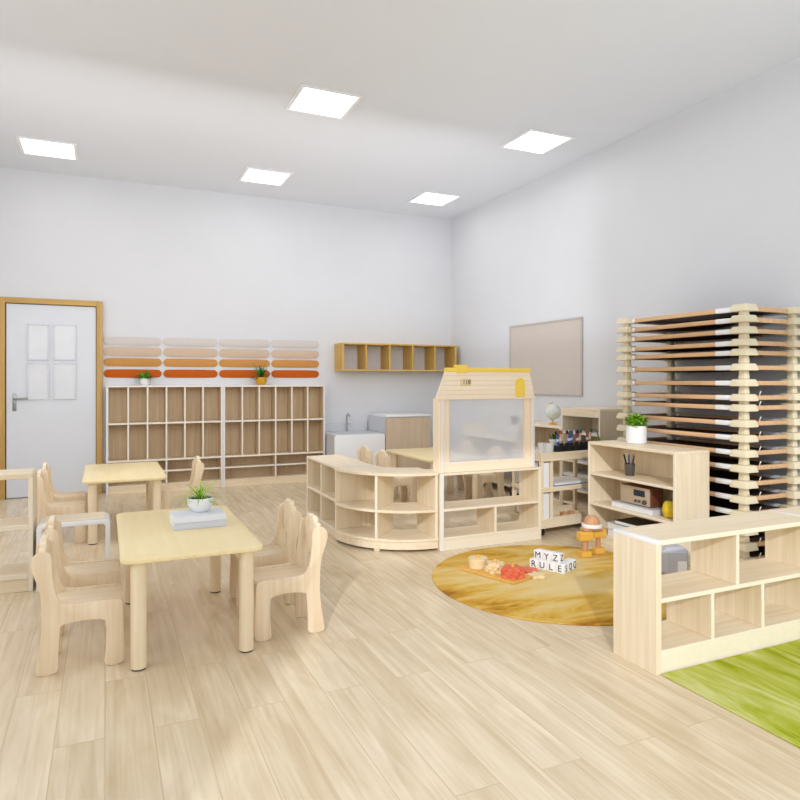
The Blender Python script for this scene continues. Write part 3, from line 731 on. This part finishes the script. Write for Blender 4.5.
o = thing('wavy_shelf', 'low shelf with wavy white top edge behind the frosted house window', 'shelf', (4.06, 5.9, 0))
L2 = 1.15
for y in (0, L2-.02): panelx(o, 'side_panel', 0, .36, y, y+.02, 0, .72, **ex)
for zz in (.1, .36, .60): panelx(o, 'shelf_board', .002, .35, .02, L2-.02, zz-.02, zz, mats=('birch_y', 'edge'), **ex)
wave = [(0, 0), (L2, 0)]+[(L2-L2*k/24, .735+.05*math.cos(2*PI*(k/24*1.6+.1))) for k in range(25)]
G().prism(wave, 'x', .35, .366, .002).build('back_panel', 'grey_white', o)
pot_plant('potted_plant', 'dark-leaved plant in white pot behind the frosted house window', (4.2, 6.12, .6005), [(.06, 0), (.075, .05), (.08, .16), (.072, .16), (.07, .15)], 'white_pot', bushy(50, .16, .05, .10, .05, .03, 2, .3), ['leaf_dark', 'leaf_mid'], .152, .07)
t = thing('slate_board', 'small white board with black frame, seen through the low house shelf', 'board', (3.98, 5.62, .0), math.radians(0))
# leaning against the low cabinet
t.location = (3.985, 5.70, .0)
bd = G().box(-.012, -.004, -.17, .17, .06, .33, .001).build('panel', 'paper_grey', t)
G().box(-.018, 0, -.19, .19, .0, .06, .003).box(-.018, 0, -.19, .19, .33, .35, .003).box(-.018, 0, -.19, -.17, .06, .33, .003).box(-.018, 0, .17, .19, .06, .33, .003).build('frame', 'dark', t)
t.rotation_euler = (0, math.radians(8), 0)

# sink units at back wall
o = thing('sink_unit', 'white sink unit with rounded front panel and tap, against the back wall', 'sink', (2.5, 7.4, 0))
G().prism(rrect(0, .655, 0, .595, [0, 0, .03, 0]), 'y', 0, .025, .006, seg=3).build('front_panel', 'white', o)
G().box(.03, .65, .0255, .61, 0, .55, .004).build('carcass', 'grey_white', o)
g = G().box(.024, .65, .0255, .61, .55, .60, .004).build('worktop', 'grey_white', o)
G().prism(rrect(.06, .60, .1, .46, .06), 'z', .600, .604, .001).build('basin', 'paper_grey', o)
G().box(.024, .65, .585, .6195, .60, .71, .004).build('splashback', 'grey_white', o)
tp = G().cyl((.34, .52, .60), (.34, .52, .80), .013, seg=14).tube([(.34, .52, .79), (.34, .50, .82), (.34, .45, .83), (.34, .42, .80)], .011).build('tap', 'chrome', o)
G().cyl((.34, .52, .70), (.40, .515, .72), .007, seg=10).build('tap_lever', 'chrome', tp)
o = thing('counter_cabinet', 'wood-fronted counter with white worktop and white sides, right of the sink', 'cabinet', (3.165, 7.4, 0))
G().box(0, .62, .0, .02, 0, .79, .002).build('front_panel', wood('counter_ash', (214, 196, 172), (196, 174, 148), 'z', .5, 34), o)
G().prism(rrect(.02, .61, 0, .80, [0, .08, 0, 0]), 'x', 0, .62, .003).build('carcass', 'grey_white', o)
G().box(0, .63, -.002, .54, .80, .825, .006, seg=2).build('worktop', 'white', o)

# ------------------------------------------------------------------ shelf with the white pot (fronts face -X)
BX, BY = 3.47, 3.195; L_ = .865; H = .775; D = .322
o = thing('open_shelf', 'tall birch shelf with radio on it and white potted plant on top', 'shelf', (BX, BY, 0))
panelx(o, 'side_panel', 0, D, 0, .022, 0, H-.02, **ex); panelx(o, 'side_panel', 0, D, L_-.022, L_, 0, H-.02, **ex)
G().prism(rrect(0, L_, H-.022, H, [0, .012, .012, 0]), 'x', 0, D, .002).build('top_panel', ['birch_y'], o)
for zz in (.535, .30, .075): panelx(o, 'shelf_board', .002, D-.01, .022, L_-.022, zz-.02, zz, mats=('birch_y', 'edge'), **ex)
panelx(o, 'back_panel', D-.01, D, .022, L_-.022, .055, H-.02, bev=0)
panelx(o, 'plinth', .01, .028, .022, L_-.022, 0, .055)
pot_plant('potted_plant', 'bushy bright green plant in white cylinder pot on top of the tall shelf', (3.70, 3.78, H+.0005), [(.07, 0), (.076, .004), (.078, .135), (.07, .135), (.068, .12)], 'white_pot', bushy(240, .13, .085, .085, .045, .03), ['leaf', 'leaf_lime'], .125, .068)
pot_plant('floor_plant', 'dark leafy plant standing behind the tall shelf, mostly hidden', (3.955, 4.33, 0), [(.06, 0), (.075, .2), (.085, .3), (.075, .3), (.07, .28)], 'white_pot', [b for b in fountain(16, .29, .5, .05, 2, 1.1, 1.5, .12)], ['leaf_dark', 'leaf'], .285, .07)
t = thing('pencil_cup', 'dark wire pencil cup on upper shelf of the tall shelf', 'pencil cup', (3.62, 3.765, .5355))
g = G().lathe([(.032, 0), (.034, .003), (.04, .09), (.037, .09), (.031, .005)], seg=18)
g.build('cup_body', plain('smoked_plastic', (88, 84, 82), .3), t)
for dx, dy, mat, lab in ((-.014, .045, 'dark', 'black pencil leaning left in the pencil cup'), (.01, .02, 'blue', 'blue pencil upright in the pencil cup'), (.012, -.012, 'grey_toy', 'grey brush upright in the pencil cup'), (0, -.045, 'rubber', 'dark pencil leaning right in the pencil cup')):
    q = thing('pencil', lab, 'pencil', (3.62, 3.765, .5395), 0, 'pencils in the cup')
    G().cyl((0, dy*.25, 0), (dx, dy, .15), .006, seg=8).build('shaft', mat, q)
    G().cyl((dx, dy, .15), (dx*1.1, dy*1.08, .163), .006, .001, seg=8).build('tip', 'toy_wood' if mat != 'blue' else 'blue_pale', q)
b_ = book('book', 'thick pale grey book under the radio', (3.505, 3.42, .3005), (.24, .42, .04), 0, 'book_grey')
t = thing('radio', 'brown retro radio with beige front on the grey book', 'radio', (3.545, 3.48, .341))
G().box(0, .12, 0, .30, 0, .14, .01, seg=3).build('case', 'radio_wood', t)
f_ = G().box(-.008, .0005, .006, .294, .006, .134, .004, seg=2).build('face_plate', 'radio_face', t)
G().box(-.011, -.0075, .05, .16, .07, .115, .002).build('display', 'glass_dark', f_)
for y, r_ in ((.05, .017), (.10, .009), (.135, .009)): G().cyl((-.022, y, .035), (-.007, y, .035), r_, seg=16, bev=.002).build('knob', 'rubber', f_)
t = thing('lemon_ornament', 'yellow fruit-shaped ornament beside the grey book on the tall shelf', 'ornament', (3.58, 3.335, .3005))
pr = [(.025, 0), (.045, .01), (.056, .04), (.058, .06), (.05, .095), (.034, .115), (.012, .118)]
G().lathe(pr, seg=20).build('body', 'lemon', t)
G().cyl((0, 0, .115), (.004, 0, .127), .006, .004, seg=8).build('stem', 'leaf_dark', t)
book('book', 'thick white book on the bottom shelf of the tall shelf, lowest of its stack', (3.49, 3.56, .0755), (.25, .3, .055), 0, 'book_top')
book('book', 'thick grey book between white and black ones on the bottom shelf', (3.49, 3.57, .131), (.24, .29, .045), .02, 'book_grey')
book('book', 'black book on top of the stack on the bottom shelf of the tall shelf', (3.50, 3.57, .1765), (.22, .22, .03), .04, 'dark')

# ------------------------------------------------------------------ right front shelf
def long_shelf(label, x0, first):
    o = thing('long_low_shelf', label, 'shelf', (x0, 2.058, 0))
    W = 1.05; H = .57; D = .26; t = .022
    G().prism(rrect(0, .03, 0, H, [0, 0, .012, 0]), 'y', 0, D, .003, mi=0).build('side_panel', ['birch_z'], o)
    G().box(W-t, W, 0, D, 0, H-.02, .003, edge='-y').build('side_panel', ['birch_z', 'edge'], o)
    G().box(.03, W, 0, D, H-.022, H, .003, edge='-y').build('top_panel', ['birch_x', 'edge'], o)
    G().prism(rrect(-.001, .031, H-.016, H+.001, [0, .0, .012, 0]), 'y', -.001, D+.001, .002, seg=2).build('end_trim', 'white_edge', o)
    G().box(.03, W-t, .002, D, .302, .322, .002, edge='-y').build('shelf_board', ['birch_x', 'edge'], o)
    G().box(.03, W-t, .003, D, .08, .1, .002, edge='-y').build('bottom_panel', ['birch_x', 'edge'], o)
    G().box(.03, W-t, .004, .024, 0, .08, .002).build('plinth', 'edge', o)
    G().box(W*.476-.01, W*.476+.01, .003, D, .322, H-.022, .002, edge='-y').build('divider', ['birch_z', 'edge'], o)
    for u in (.324, .637): G().box(W*u-.01, W*u+.01, .003, D, .1, .302, .002, edge='-y').build('divider', ['birch_z', 'edge'], o)
    return o
long_shelf('long low open birch shelf in the right foreground beside the green rug', 2.128, True)
long_shelf('second low birch shelf continuing to the right, cut off by the frame', 3.18, False)

# ------------------------------------------------------------------ stacked cots
zs = [1.734, 1.661, 1.586, 1.505, 1.440, 1.341, 1.237, 1.139, 1.071, .967, .869, .769, .669, .565, .465, .365, .259, .156, .056]
words = ['topmost']+[w_+' from the top' for w_ in ordn[1:18]]+['bottom one']
CX0, CX1, CY0, CY1 = 3.862, 4.345, 2.985, 4.045
def frustum(g, cx, cy, z0, z1, a, b, mi=0):
    t = bmesh.new(); bmesh.ops.create_cube(t, size=1.)
    for v in t.verts:
        k = a if v.co.z < 0 else b
        v.co = Vector((cx+v.co.x*2*k, cy+v.co.y*2*k, z0 if v.co.z < 0 else z1))
    bmesh.ops.bevel(t, geom=list(t.edges), offset=.006, segments=2, profile=.5, affect='EDGES')
    g._merge(t, mi)
for k, zz in enumerate(zs):
    nxt = zs[k+1] if k+1 < len(zs) else None
    bottom = (nxt+.0255-zz) if nxt else -zz
    t = thing('stacking_cot', 'brown fabric cot with cream plastic corners, %s of the tall stack' % words[k], 'cot', (CX0, CY0, zz), 0, 'cots in the tall stack by the right wall')
    A = CX1-CX0; B = CY1-CY0
    for (x, y) in ((0, 0), (A, 0), (0, B), (A, B)):
        g = G(); frustum(g, x, y, -.022, .025, .064, .052)
        frustum(g, x, y, bottom, -.018, .026, .022)
        g.build('corner_post', 'cream', t)
    g = G()
    for x in (0, A):
        f_ = G().box(x-.012, x+.012, .06, B-.06, -.017, .014, .006, seg=2).build('long_bar', 'bar', t)
        for ya, yb in ((.062, .215), (B-.095, B-.062)):
            G().box(x-.0135, x+.0135, ya, yb, -.0185, .0155, .006, seg=2).build('bar_sleeve', 'white', f_)
    for y in (0, B): G().box(.06, A-.06, y-.012, y+.012, -.017, .014, .006, seg=2).build('short_bar', 'bar', t)
    g = G(); n = 8; gr = []
    for i in range(n+1):
        row = []
        for j in range(n+1):
            u, v = i/n, j/n
            row.append(g.bm.verts.new((.012+(A-.024)*u, .012+(B-.024)*v, -.006-.022*math.sin(PI*u)*math.sin(PI*v))))
        gr.append(row)
    for i in range(n):
        for j in range(n): g.bm.faces.new((gr[i][j], gr[i+1][j], gr[i+1][j+1], gr[i][j+1]))
    g.build('fabric', 'mesh', t)
    if k >= 7: G().tube([(.13, -.014, .012), (.125, -.022, .028), (.14, -.018, .042)], .0035, 6).build('toggle', 'white', t)

# ------------------------------------------------------------------ rugs
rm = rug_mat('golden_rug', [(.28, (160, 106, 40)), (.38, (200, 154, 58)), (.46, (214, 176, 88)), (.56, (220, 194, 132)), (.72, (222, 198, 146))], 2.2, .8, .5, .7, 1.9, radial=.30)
pts = [(.805*math.cos(2*PI*k/96), .805*math.sin(2*PI*k/96)) for k in range(96)]
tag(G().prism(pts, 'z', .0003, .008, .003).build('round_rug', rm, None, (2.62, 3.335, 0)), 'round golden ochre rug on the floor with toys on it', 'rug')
gm = rug_mat('green_rug', [(.3, (128, 142, 20)), (.43, (164, 172, 46)), (.53, (184, 187, 90)), (.66, (208, 208, 146))], 2.0, .5, .1, 5.0, .9)
tag(G().box(2.15, 4.3, .5, 2.052, .0003, .009, .003).build('green_rug', gm), 'streaky green rug in front of the long low shelf at lower right', 'rug')
RZ = .0085

# ------------------------------------------------------------------ toys
def letter_block(label, ch, loc, rz, side=None):
    t = thing('letter_block', label, 'letter block', loc, rz, 'white letter blocks on the rug')
    s = .061; g = G().box(0, s, 0, s, 0, s, .004, seg=2); b = g.build('cube', 'white', t)
    if ch: text_obj(ch, .058, 'ink', b, (s/2, -.0006, s/2), (PI/2, 0, 0))
    if side: text_obj(side, .058, 'ink', b, (s+.0006, s/2, s/2), (PI/2, 0, PI/2))
a1 = math.atan2(-.9, .43); u = (math.cos(a1), math.sin(a1)); v = (-math.sin(a1), math.cos(a1))
bx, by = 2.573, 3.585; st = .0625
for k, ch in enumerate('RULE'):
    letter_block('white block with letter %s in the bottom row%s' % (ch, ', S on its side' if ch == 'E' else ''), ch, (bx+u[0]*st*k, by+u[1]*st*k, RZ), a1, 'S' if ch == 'E' else None)
o1 = (.03*u[0]+.004*v[0], .03*u[1]+.004*v[1])
for k, ch in enumerate('MYZ'):
    letter_block('white block with letter %s on top of the block row%s' % (ch, ', second Z on its side' if ch == 'Z' else ''), ch, (bx+o1[0]+u[0]*st*k, by+o1[1]+u[1]*st*k, RZ+.0615), a1, 'Z' if ch == 'Z' else None)
for k, lab in ((1, 'middle letter of the receding right side'), (2, 'last letter of the receding right side')):
    letter_block('white block with letter Q, %s' % lab, None, (bx+u[0]*st*3+v[0]*st*k, by+u[1]*st*3+v[1]*st*k, RZ), a1, 'Q')

# peg board with stacking rings
ab = math.atan2(-.43, .145); c_, s_ = math.cos(ab), math.sin(ab)
P0 = (2.115, 3.75)
def onB(l, w_, zz=0): return (P0[0]+c_*l-s_*w_, P0[1]+s_*l+c_*w_, RZ+zz)
t = thing('peg_board', 'wooden peg board lying on the round rug under stacking pieces', 'peg board', onB(0, 0), ab)
G().prism(rrect(0, .46, 0, .215, .015), 'z', 0, .014, .003).build('board', 'toy_board', t)
for x in (.09, .235, .375): G().cyl((x, .105, .014), (x, .105, .095), .011, seg=14, bev=.003).build('peg', 'toy_board', t)
def flower(r, petals, amp, n=72): return [((r*(1+amp*math.cos(petals*2*PI*k/n)))*math.cos(2*PI*k/n), (r*(1+amp*math.cos(petals*2*PI*k/n)))*math.sin(2*PI*k/n)) for k in range(n)]
def with_hole(name, label, pts, loc, th, mat, rz):
    t = thing(name, label, 'stacking piece', loc, rz, 'stacking pieces on the peg board')
    n = len(pts); g = G(); ri = .0125; lay = []
    for zz in (0, th):
        lay.append(([g.bm.verts.new((p[0], p[1], zz)) for p in pts], [g.bm.verts.new((ri*math.cos(math.atan2(p[1], p[0])), ri*math.sin(math.atan2(p[1], p[0])), zz)) for p in pts]))
    (o0, i0), (o1_, i1) = lay
    for k in range(n):
        j = (k+1) % n
        g.bm.faces.new((o0[k], o0[j], o1_[j], o1_[k])); g.bm.faces.new((i0[j], i0[k], i1[k], i1[j]))
        g.bm.faces.new((o1_[k], o1_[j], i1[j], i1[k])); g.bm.faces.new((o0[j], o0[k], i0[k], i0[j]))
    g.build('ring', mat, t)
circ = [(.062*math.cos(2*PI*k/40), .062*math.sin(2*PI*k/40)) for k in range(40)]
for k in range(3): with_hole('stacking_ring', 'cream wooden ring on the left peg, %s of three' % ('lowest', 'middle', 'top')[k], circ, onB(.09, .105, .0145+.0205*k), .02, 'toy_cream', 0)
for k in range(3): with_hole('stacking_star', 'cream star-shaped wooden piece on the middle peg, %s of three' % ('lowest', 'middle', 'top')[k], flower(.058-.004*k, 5, .22), onB(.235, .105, .0145+.0205*k), .02, 'toy_cream', .4*k)
for k in range(3): with_hole('stacking_flower', 'coral red flower-shaped piece on the right peg, %s of three' % ('lowest', 'middle', 'top')[k], flower(.07-.006*k, 6, .16), onB(.375, .105, .0145+.0205*k), .02, 'toy_red', .3*k)
tag(G().prism(flower(.06, 6, .16), 'z', 0, .022, .003).build('stacking_flower', 'toy_red', None, onB(.36, .285, .0)), 'loose coral red flower piece lying behind the peg board', 'stacking piece')
tag(G().prism(flower(.05, 5, .2), 'z', 0, .022, .003).build('stacking_star', 'toy_cream', None, onB(.465, .235, .0)), 'loose cream star piece lying between peg board and letter blocks', 'stacking piece')

# wooden figure toy
t = thing('wooden_figure_toy', 'wooden figure toy with yellow block legs and brown dome head, behind the letter blocks', 'toy', (3.165, 3.66, RZ), -.15); t.scale = (.86, .86, .92)
for sx_ in (-1, 1):
    x = sx_*.082; yo = -.03 if sx_ < 0 else .035
    l = G().box(x-.045, x+.045, yo-.035, yo+.035, 0, .045, .005).build('foot', 'toy_yellow', t)
    G().cyl((x, yo, .045), (x, yo, .125), .021, seg=18).build('leg', 'toy_wood', t)
    G().box(x-.06, x+.06, yo-.035, yo+.035, .125, .19, .005).build('knee_block', 'toy_yellow', t)
G().box(-.09, .09, -.04, .04, .19, .215, .006).build('body', 'toy_wood', t)
G().cyl((0, 0, .215), (0, 0, .243), .082, seg=32, bev=.004).build('collar', 'white', t)
G().lathe([(.066, 0), (.065, .02), (.055, .045), (.035, .062), (.0, .068)], (0, 0, .243)).build('head', 'toy_wood', t)
t = thing('wooden_figure_toy', 'second wooden figure toy mostly hidden behind the long low shelf corner', 'toy', (3.10, 3.20, RZ), .3)
G().box(-.03, .03, -.03, .03, 0, .05, .005).build('foot', 'toy_yellow', t)
G().cyl((0, 0, .05), (0, 0, .08), .035, seg=20).build('collar', 'white', t)
G().cyl((0, 0, .08), (0, 0, .15), .024, seg=18).build('body', 'toy_wood', t)
G().sphere((0, 0, .175), .032).build('head', 'toy_wood', t)

# grey soft cube on pale blue disc behind the long shelf
tag(G().cyl((0, 0, 0), (0, 0, .018), .1, seg=40, bev=.005).build('plate', 'blue_pale', None, (3.29, 3.05, RZ)), 'pale blue round plate under the grey toy cube, seen through the long shelf', 'plate')
t = thing('toy_cube', 'grey toy cube with cut corners and white patch, behind the long low shelf', 'toy', (3.275, 3.05, RZ+.0185), -.35)
g = G().box(-.085, .085, -.085, .085, 0, .18, .028, seg=1); g.build('body', 'grey_toy', t)
G().box(-.0, .06, -.0875, -.084, .035, .10, .001).build('patch', 'white', t)
